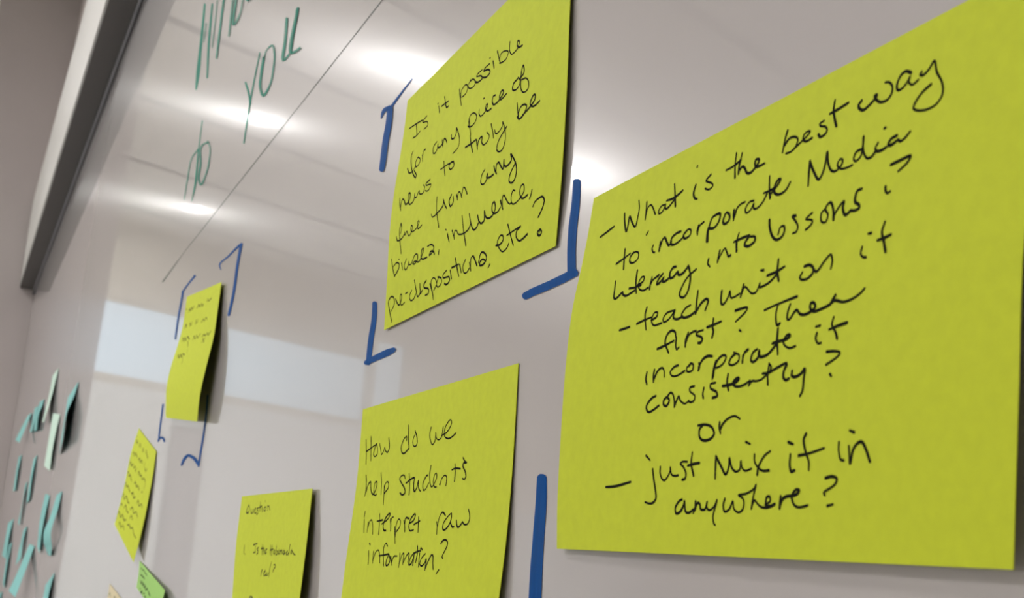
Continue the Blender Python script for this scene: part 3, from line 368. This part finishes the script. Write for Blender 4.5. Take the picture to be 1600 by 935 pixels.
 ('marker_word', 'green', 'thin green word "do" above the lowest ceiling light reflection', ['-13295,15093,-13269,15084 -13309,15096,-13255,15078 -13320,15097,-13244,15072 -13321,15018,-13245,14993 -13322,14939,-13246,14914 -13323,14860,-13247,14836 -13323,14781,-13248,14758 -13313,14775,-13259,14758 -13299,14770,-13272,14761', '-13282,14773,-13260,14764 -13298,14778,-13253,14759 -13317,14782,-13254,14756 -13473,14794,-13411,14770 -13624,14804,-13562,14780 -13736,14797,-13671,14775 -13802,14775,-13734,14753 -13832,14740,-13764,14719 -13841,14697,-13772,14677 -13841,14652,-13770,14631 -13844,14608,-13773,14587 -13859,14569,-13788,14548 -13871,14529,-13802,14509 -13880,14487,-13813,14468 -13886,14445,-13821,14427 -13892,14403,-13829,14386 -13899,14362,-13838,14345 -13891,14357,-13847,14345 -13880,14353,-13858,14348', '-13305,14781,-13269,14770 -13324,14785,-13250,14762 -13338,14785,-13234,14754 -13326,14740,-13218,14707 -13315,14694,-13202,14661 -13304,14649,-13187,14614 -13294,14604,-13173,14569 -13283,14559,-13160,14524 -13270,14514,-13145,14478 -13258,14469,-13130,14433 -13248,14425,-13121,14389 -13244,14383,-13119,14347 -13247,14343,-13129,14308 -13259,14305,-13151,14274 -13276,14269,-13183,14242 -13296,14233,-13217,14210 -13315,14197,-13249,14179 -13307,14192,-13260,14179 -13295,14188,-13273,14182', '-12609,14649,-12594,14640 -12624,14655,-12594,14637 -12649,14663,-12606,14638 -12795,14696,-12750,14670 -12943,14730,-12889,14702 -13066,14751,-12993,14719 -13142,14752,-13053,14720 -13176,14737,-13080,14706 -13177,14710,-13079,14681 -13157,14675,-13057,14647 -13124,14636,-13022,14608 -13088,14596,-12984,14567 -13057,14558,-12951,14528 -13039,14526,-12931,14495 -13039,14501,-12930,14468 -13048,14477,-12941,14444 -13060,14454,-12954,14422 -13068,14429,-12963,14398 -13065,14402,-12961,14373 -13043,14369,-12941,14343 -12995,14330,-12896,14307 -12917,14281,-12821,14262 -12803,14229,-12773,14237 -12673,14206,-12768,14241 -12614,14218,-12708,14249 -12568,14239,-12651,14266 -12528,14257,-12602,14281 -12492,14271,-12562,14294 -12463,14287,-12531,14309 -12441,14305,-12508,14326 -12424,14325,-12491,14346 -12413,14347,-12480,14367 -12408,14370,-12475,14391 -12407,14395,-12473,14415 -12404,14419,-12470,14439 -12403,14445,-12469,14465 -12408,14472,-12474,14492 -12425,14503,-12491,14522 -12459,14539,-12523,14556 -12515,14580,-12576,14595 -12598,14628,-12655,14640 -12695,14680,-12751,14691 -12714,14687,-12754,14695 -12728,14691,-12748,14695']),
 ('marker_line', 'grey', 'long thin grey-green line slanting across the board', ['-14751,13587,-14786,13596 -14728,13582,-14799,13602 -14701,13578,-14800,13606 -13493,13642,-13524,13652 -12311,13651,-12352,13665 -11332,13669,-11367,13683 -10481,13685,-10511,13698 -9733,13698,-9760,13710 -9070,13709,-9093,13720 -8480,13718,-8501,13728 -7952,13727,-7971,13737 -7479,13736,-7497,13745 -7051,13744,-7068,13754 -6662,13752,-6677,13761 -6662,13753,-6673,13760 -6664,13755,-6669,13758']),
]
LIGHTS = [
    (-6.434, -1.022, 'round downlight mirrored in the board at the foot of the green word "you"', M_lamp),
    (-8.435, -1.025, 'smallest round downlight mirrored in the board below the green word "do"', M_lamp),
    (-5.336, -1.508, 'round downlight mirrored in the board at the top left of the "Is it possible" note', M_lamp_bright),
    (-6.231, -2.789, 'round downlight mirrored in the board between the "Is it possible" note and the largest note', M_lamp_strong),
]
FILL_PANELS = [
    (-2.3, -1.5, 'added fill light nearest the board, outside the picture'),
    (-2.3, -3.6, 'added fill light in the middle of the room, outside the picture'),
    (-5.6, -4.5, 'added fill light further left in the room, outside the picture'),
    (-6.9, -5.7, 'added fill light near the back wall, outside the picture'),
    (-8.0, -4.6, 'added fill light nearest the far windows, outside the picture'),
    (0.2, -3.6, 'added fill light behind the camera, outside the picture'),
]
NOTES = [
    ('B', M_yellow, M_ink, .00078, 'largest yellow sticky note in front, asking what is the best way to incorporate Media Literacy'),
    ('N1', M_yellow, M_ink, .00085, 'yellow sticky note asking "Is it possible for any piece of news", inside blue corner marks'),
    ('N2', M_yellow, M_ink, .0009, 'yellow sticky note asking "How do we help students", below the "Is it possible" note'),
    ('Q', M_yellow, M_pencil, .0012, 'yellow sticky note headed "Question" at the bottom edge of the picture'),
    ('L', M_yellow, M_pencil, .0015, 'narrow-looking yellow note curling at the bottom, between thin blue corner marks'),
    ('LL', M_yellow, M_pencil, .0016, 'tilted yellow note covered in tiny writing, leftmost of the yellow notes'),
    ('GR', M_green, M_ink, .0018, 'small bright green note under the tilted yellow note'),
    ('TN', M_tan, M_pencil, .0016, 'tan note corner peeking in at the bottom edge left of the green note'),
]
SMALL_NOTES = [
    ('t1', M_teal, 'teal note lifting off the board, rightmost in the top row of the far cluster'),
    ('t2', M_mint, 'topmost pale green note of the far cluster, lifting from the board'),
    ('t3', M_teal, 'dark teal note just left below the topmost pale green note'),
    ('t3b', M_teal, 'dark teal note second from the left in the top row of the far cluster'),
    ('t4', M_teal, "light teal note standing off the board, leftmost in the far cluster's top row"),
    ('t5', M_mint, 'pale mint note hanging below the topmost pale green note'),
    ('t6', M_teal, 'short teal note nearest the wall corner, middle of the far cluster'),
    ('t7', M_teal, 'slim teal note left below the pale mint note'),
    ('t8', M_teal, 'slim teal note overlapping the bottom of another slim one'),
    ('t9', M_teal, 'faint teal note close to the wall corner in the lower far cluster'),
    ('t10', M_teal, 'thin teal note under the faint one at the left edge of the picture'),
    ('t11', M_teal, 'teal note directly above the long leaning teal note'),
    ('t12', M_teal, 'long teal note leaning far off the board at the bottom left'),
    ('t13', M_teal, 'slim teal note left beside the bent diamond-like teal note'),
    ('t14', M_teal, 'bent teal note bulging off the board with a diamond-like reflection'),
    ('t15', M_teal, 'teal note cut off by the bottom edge, right of the long leaning one'),
    ('t16', M_teal, 'teal note corner at the very bottom left corner of the picture'),
]

# ------------------------------------------------------------------ the room
CEIL = 3.35
CORNER = -5.3
K, KC = 0.4554, -8.774          # the far window wall runs x = K * y + KC
YB = -6.5
XR = 2.6
def far(y, off=0.0):            # a point on the far wall, off metres into the room
    return (K * y + KC + off / math.hypot(1, K), y - off * K / math.hypot(1, K))

struct('floor', prism(bmesh.new(), [(far(YB)[0] - .3, YB - .1), (XR + .1, YB - .1), (XR + .1, .1), (-9.4, .1)], -.1, 0), M_floor)
ceil_bm = prism(bmesh.new(), [(far(YB)[0] - .3, YB - .1), (XR + .1, YB - .1), (XR + .1, .1), (-9.4, .1)], CEIL, CEIL + .1)
M_ceiling = mat('ceiling_tiles', (0.76, 0.74, 0.68), 0.8)
def tile_lines():
    nt = M_ceiling.node_tree
    b = nt.nodes['Principled BSDF']
    tc = nt.nodes.new('ShaderNodeTexCoord')
    def axis(vec, spacing, offset, width):
        d = nt.nodes.new('ShaderNodeVectorMath'); d.operation = 'DOT_PRODUCT'
        d.inputs[1].default_value = vec
        nt.links.new(tc.outputs['Object'], d.inputs[0])
        a = nt.nodes.new('ShaderNodeMath'); a.operation = 'SUBTRACT'
        a.inputs[1].default_value = offset - spacing * 50
        nt.links.new(d.outputs['Value'], a.inputs[0])
        q = nt.nodes.new('ShaderNodeMath'); q.operation = 'MODULO'
        q.inputs[1].default_value = spacing
        nt.links.new(a.outputs[0], q.inputs[0])
        l = nt.nodes.new('ShaderNodeMath'); l.operation = 'LESS_THAN'
        l.inputs[1].default_value = width
        nt.links.new(q.outputs[0], l.inputs[0])
        return l
    p = axis((1, -K, 0), 1.06, -5.28, 0.07)
    s = axis((K, 1, 0), 1.06, -0.35, 0.02)
    m = nt.nodes.new('ShaderNodeMath'); m.operation = 'MAXIMUM'
    nt.links.new(p.outputs[0], m.inputs[0])
    nt.links.new(s.outputs[0], m.inputs[1])
    mix = nt.nodes.new('ShaderNodeMix'); mix.data_type = 'RGBA'
    mix.inputs[6].default_value = (0.76, 0.74, 0.68, 1)
    mix.inputs[7].default_value = (0.27, 0.25, 0.23, 1)
    nt.links.new(m.outputs[0], mix.inputs[0])
    nt.links.new(mix.outputs[2], b.inputs['Base Color'])
tile_lines()
struct('ceiling', ceil_bm, M_ceiling)
struct('wall_front', box(bmesh.new(), CORNER, XR, .008, .1, 0, CEIL), M_wall)
struct('wall_back', box(bmesh.new(), far(YB)[0] - .2, XR, YB - .1, YB, 0, CEIL), M_cream)
struct('wall_right', box(bmesh.new(), XR, XR + .1, YB, .1, 0, CEIL), M_cream)
# the return at the left end of the board: a solid pier with a slightly leaning front edge
struct('wall_left', prism(bmesh.new(), [(CORNER, .1), (-9.2, .1), (-9.2, -.225), (CORNER, -.225)], 0, CEIL,
                          [(CORNER, .1), (-9.2, .1), (-9.2, -.302), (CORNER, -.302)]), M_wall)

# far wall with a band of windows and one tall window
def far_box(bm, y0, y1, z0, z1, o0, o1):
    P = [far(y0, o0), far(y1, o0), far(y1, o1), far(y0, o1)]
    return prism(bm, P, z0, z1)
WZ0, WZ1, WY0, WY1 = 2.235, 2.795, -.30, -2.83
SZ0, SZ1, SY0, SY1 = 1.7, 2.98, -2.86, -3.2
bm = bmesh.new()
far_box(bm, .1, SY0, 2.2, WZ0, -.12, 0)
far_box(bm, .1, SY0, WZ1, CEIL, -.12, 0)
far_box(bm, .1, WY0, WZ0, WZ1, -.12, 0)
far_box(bm, WY1, SY0, WZ0, WZ1, -.12, 0)
far_box(bm, SY0, SY1, SZ1, CEIL, -.12, 0)
far_box(bm, SY1, YB, 1.7, CEIL, -.12, 0)
struct('wall_far', bm, M_cream)
lower_bm = bmesh.new()
far_box(lower_bm, .1, YB, 0, 1.7, -.12, .004)
far_box(lower_bm, .1, SY0, 1.7, 2.2, -.12, .004)
struct('wall_far_lower', lower_bm, M_white)
def window(name, y0, y1, z0, z1):
    bm = bmesh.new()
    for a in ((y0, y1, z0, z0 + .03), (y0, y1, z1 - .03, z1), (y0, y0 - .03, z0 + .03, z1 - .03), (y1 + .03, y1, z0 + .03, z1 - .03)):
        far_box(bm, *a, -.06, -.005)
    f = struct(name, bm, M_trim)
    link('window_pane', far_box(bmesh.new(), y0 - .02, y1 + .02, z0 + .02, z1 - .02, -.05, -.04), M_sky, f)
window('window_1', WY0, WY1, WZ0, WZ1)
window('window_2', SY0, SY1, SZ0, SZ1)
struct('trim_1', far_box(bmesh.new(), .0, SY0 - .6, 2.985, 3.01, 0, .008), M_trim)
struct('trim_2', far_box(bmesh.new(), -1.19, -1.44, 0, 1.98, 0, .03), M_pilaster)

# ceiling downlights
def downlight(x, y, label, glow):
    e = bpy.data.objects.new('ceiling_downlight', None)
    C.objects.link(e)
    e.location = (x, y, CEIL)
    bpy.context.view_layer.update()
    tag(e, label, 'ceiling light', 'downlights in the tiled ceiling')
    bm = bmesh.new()
    n = 40
    rings = [(.115, 0), (.115, -.008), (.105, -.012), (.086, -.012), (.082, -.004)]
    vs = [[bm.verts.new((r * math.cos(2*math.pi*i/n), r * math.sin(2*math.pi*i/n), z)) for i in range(n)] for r, z in rings]
    for a, b in zip(vs, vs[1:]):
        for i in range(n):
            bm.faces.new((a[i], a[(i+1) % n], b[(i+1) % n], b[i]))
    t = link('trim_ring', bm, M_ring, None, True)
    bm = bmesh.new()
    bmesh.ops.create_circle(bm, cap_ends=True, segments=n, radius=.066, matrix=Matrix.Translation((0, 0, -.005)) @ Matrix.Rotation(math.pi, 4, 'X'))
    l = link('lamp_lens', bm, glow)
    for c in (t, l):
        c.parent = e
for x, y, lb, glow in LIGHTS:
    downlight(x, y, lb, glow)
def fill_panel(x, y, label):  # invented fixture, added only to raise the light level
    e = bpy.data.objects.new('fill_panel', None)
    C.objects.link(e)
    e.location = (x, y, CEIL)
    bpy.context.view_layer.update()
    tag(e, label, 'ceiling light', 'added fill lights along the ceiling')
    bm = bmesh.new()
    for a in ((-.62, .62, .28, .31), (-.62, .62, -.31, -.28), (-.62, -.59, -.28, .28), (.59, .62, -.28, .28)):
        box(bm, *a, -.02, 0)
    t = link('fill_frame', bm, M_ring)
    l = link('fill_diffuser', box(bmesh.new(), -.59, .59, -.28, .28, -.012, -.002), M_fill)
    for c in (t, l):
        c.parent = e
for x, y, lb in FILL_PANELS:
    fill_panel(x, y, lb)

# ------------------------------------------------------------------ the whiteboard and what is on it
board = link('whiteboard', box(bmesh.new(), CORNER + .002, 2.4, 0, .0075, .4, 2.03), M_board)
tag(board, 'glossy off-white whiteboard filling the wall under the ledge', 'whiteboard')
link('top_rail', box(bmesh.new(), CORNER + .002, 2.4, -.006, .0075, 2.034, 2.0485), M_rail, board)
link('rail_seal', box(bmesh.new(), CORNER + .002, 2.4, -.004, .0075, 2.03, 2.034), M_seal, board)

ledge_bm = bmesh.new()
box(ledge_bm, CORNER + .001, 2.5, -.058, .0075, 2.056, 2.40)
bmesh.ops.bevel(ledge_bm, geom=[e for e in ledge_bm.edges], offset=.003, segments=2, affect='EDGES')
ledge = tag(link('wall_ledge', ledge_bm, M_ledge), 'long white box ledge with an underside darkened as shade running above the board', 'ledge')
link('underside_shade', box(bmesh.new(), CORNER + .004, 2.5, -.055, .007, 2.0495, 2.056), M_under_shade, ledge)  # dark sheet standing in for the shade under the ledge

MARK_MAT = {'blue': M_blue, 'green': M_greenmark, 'grey': M_greyline}
def ribbon_bm(bm, rows):
    prev = None
    for a, b in rows:
        cur = (bm.verts.new(a), bm.verts.new(b))
        if prev:
            bm.faces.new((prev[0], prev[1], cur[1], cur[0]))
        prev = cur
for name, col, label, ribs in MARK_DATA:
    bm = bmesh.new()
    for k, r in enumerate(ribs):
        rows = []
        for s in r.split():
            x0, z0, x1, z1 = (int(c) * 1e-4 for c in s.split(','))
            y = -.0002 - .00012 * k
            rows.append(((x0, y, z0), (x1, y, z1)))
        ribbon_bm(bm, rows)
    bmesh.ops.recalc_face_normals(bm, faces=bm.faces)
    o = link(name, bm, MARK_MAT[col], board)
    o['label'] = label

# ------------------------------------------------------------------ paper notes
def note_mesh(sh, thick=.00022, nu=14, nv=28):
    bm = bmesh.new()
    front, back = [], []
    for j in range(nv + 1):
        fr, bk = [], []
        for i in range(nu + 1):
            u, v = i / nu, j / nv
            p = sh.at(u, v)
            n = sh.normal(u, v)
            fr.append(bm.verts.new(p))
            bk.append(bm.verts.new(p - n * thick))
        front.append(fr)
        back.append(bk)
    for j in range(nv):
        for i in range(nu):
            bm.faces.new((front[j][i], front[j+1][i], front[j+1][i+1], front[j][i+1]))
            bm.faces.new((back[j][i], back[j][i+1], back[j+1][i+1], back[j+1][i]))
    loop = [(0, i) for i in range(nu)] + [(j, nu) for j in range(nv)] + [(nv, i) for i in range(nu, 0, -1)] + [(j, 0) for j in range(nv, 0, -1)]
    ra = [bm.verts.new(front[j][i].co) for j, i in loop]
    rb = [bm.verts.new(back[j][i].co) for j, i in loop]
    for q in range(len(loop)):
        w = (q + 1) % len(loop)
        bm.faces.new((ra[q], rb[q], rb[w], ra[w]))
    return bm

def smooth2(P):
    """round the corners of a traced pen stroke"""
    P = np.array(P, float)
    if len(P) < 3:
        t = np.linspace(0, 1, 5)[:, None]
        return P[0] * (1 - t) + P[-1] * t
    d = np.r_[0, np.cumsum(np.linalg.norm(np.diff(P, axis=0), axis=1) + 1e-9)]
    T = np.zeros_like(P)
    T[1:-1] = (P[2:] - P[:-2]) / (d[2:] - d[:-2])[:, None]
    T[0] = (P[1] - P[0]) / (d[1] - d[0])
    T[-1] = (P[-1] - P[-2]) / (d[-1] - d[-2])
    out = []
    for i in range(len(P) - 1):
        h = d[i+1] - d[i]
        for s in np.linspace(0, 1, 7)[:-1]:
            out.append((2*s**3-3*s*s+1)*P[i] + (s**3-2*s*s+s)*h*T[i] + (3*s*s-2*s**3)*P[i+1] + (s**3-s*s)*h*T[i+1])
    out.append(P[-1])
    return np.array(out)

def writing(sh, text, width):
    bm = bmesh.new()
    lift = .00008
    for k, st in enumerate(text.split(';')):
        P = [tuple(int(c) * 1e-4 for c in s.split(',')) for s in st.split()]
        if len(P) == 1:
            P = [P[0], (P[0][0] + width, P[0][1])]
        Q = smooth2(P)
        keep = [0]
        for i in range(1, len(Q)):
            if np.linalg.norm(Q[i] - Q[keep[-1]]) > width * .12:
                keep.append(i)
        Q = Q[keep]
        if len(Q) < 2:
            Q = np.array([P[0], (P[0][0] + width * .8, P[0][1])])
        T = np.gradient(Q, axis=0)
        T /= np.linalg.norm(T, axis=1)[:, None] + 1e-12
        n = len(Q)
        prof = []
        for a in (-1, -.6):
            prof.append((Q[0] + T[0] * a * width * .45, T[0], width * math.sqrt(max(1 - a * a, .1))))
        for i in range(n):
            s = i / max(n - 1, 1)
            prof.append((Q[i], T[i], width * (.92 + .16 * math.sin(3.1 * s + k))))
        for a in (.6, 1):
            prof.append((Q[-1] + T[-1] * a * width * .45, T[-1], width * .9 * math.sqrt(max(1 - a * a, .1))))
        rows = []
        for q, t, wd in prof:
            nn = np.array((-t[1], t[0])) * wd / 2
            pr = []
            for e in (q + nn, q - nn):
                u, v = e[0] / sh.W, e[1] / sh.H
                v = min(max(v, 0), .9999)
                pr.append(sh.at(u, v) + sh.normal(u, v) * (lift + 4e-6 * (k % 8)))
            rows.append(pr)
        ribbon_bm(bm, rows)
    return bm

def note(key, data, m, label, cat, ink=None, width=.001, group=None):
    sh = Sheet(data['left'], data['right'])
    o = tag(link('sticky_note', note_mesh(sh), m, None, True), label, cat, group)
    for t in data.get('lines', []):
        link('handwriting_line', writing(sh, t, width), ink, o)
    return o
for key, m, ink, width, label in NOTES:
    note(key, NOTE_DATA[key], m, label, 'sticky note', ink, width, 'sticky notes with handwriting on the whiteboard')
for key, m, label in SMALL_NOTES:
    l, r = SMALL_DATA[key]
    note(key, dict(left=l, right=r), m, label, 'sticky note', group='small notes at the far end of the board')
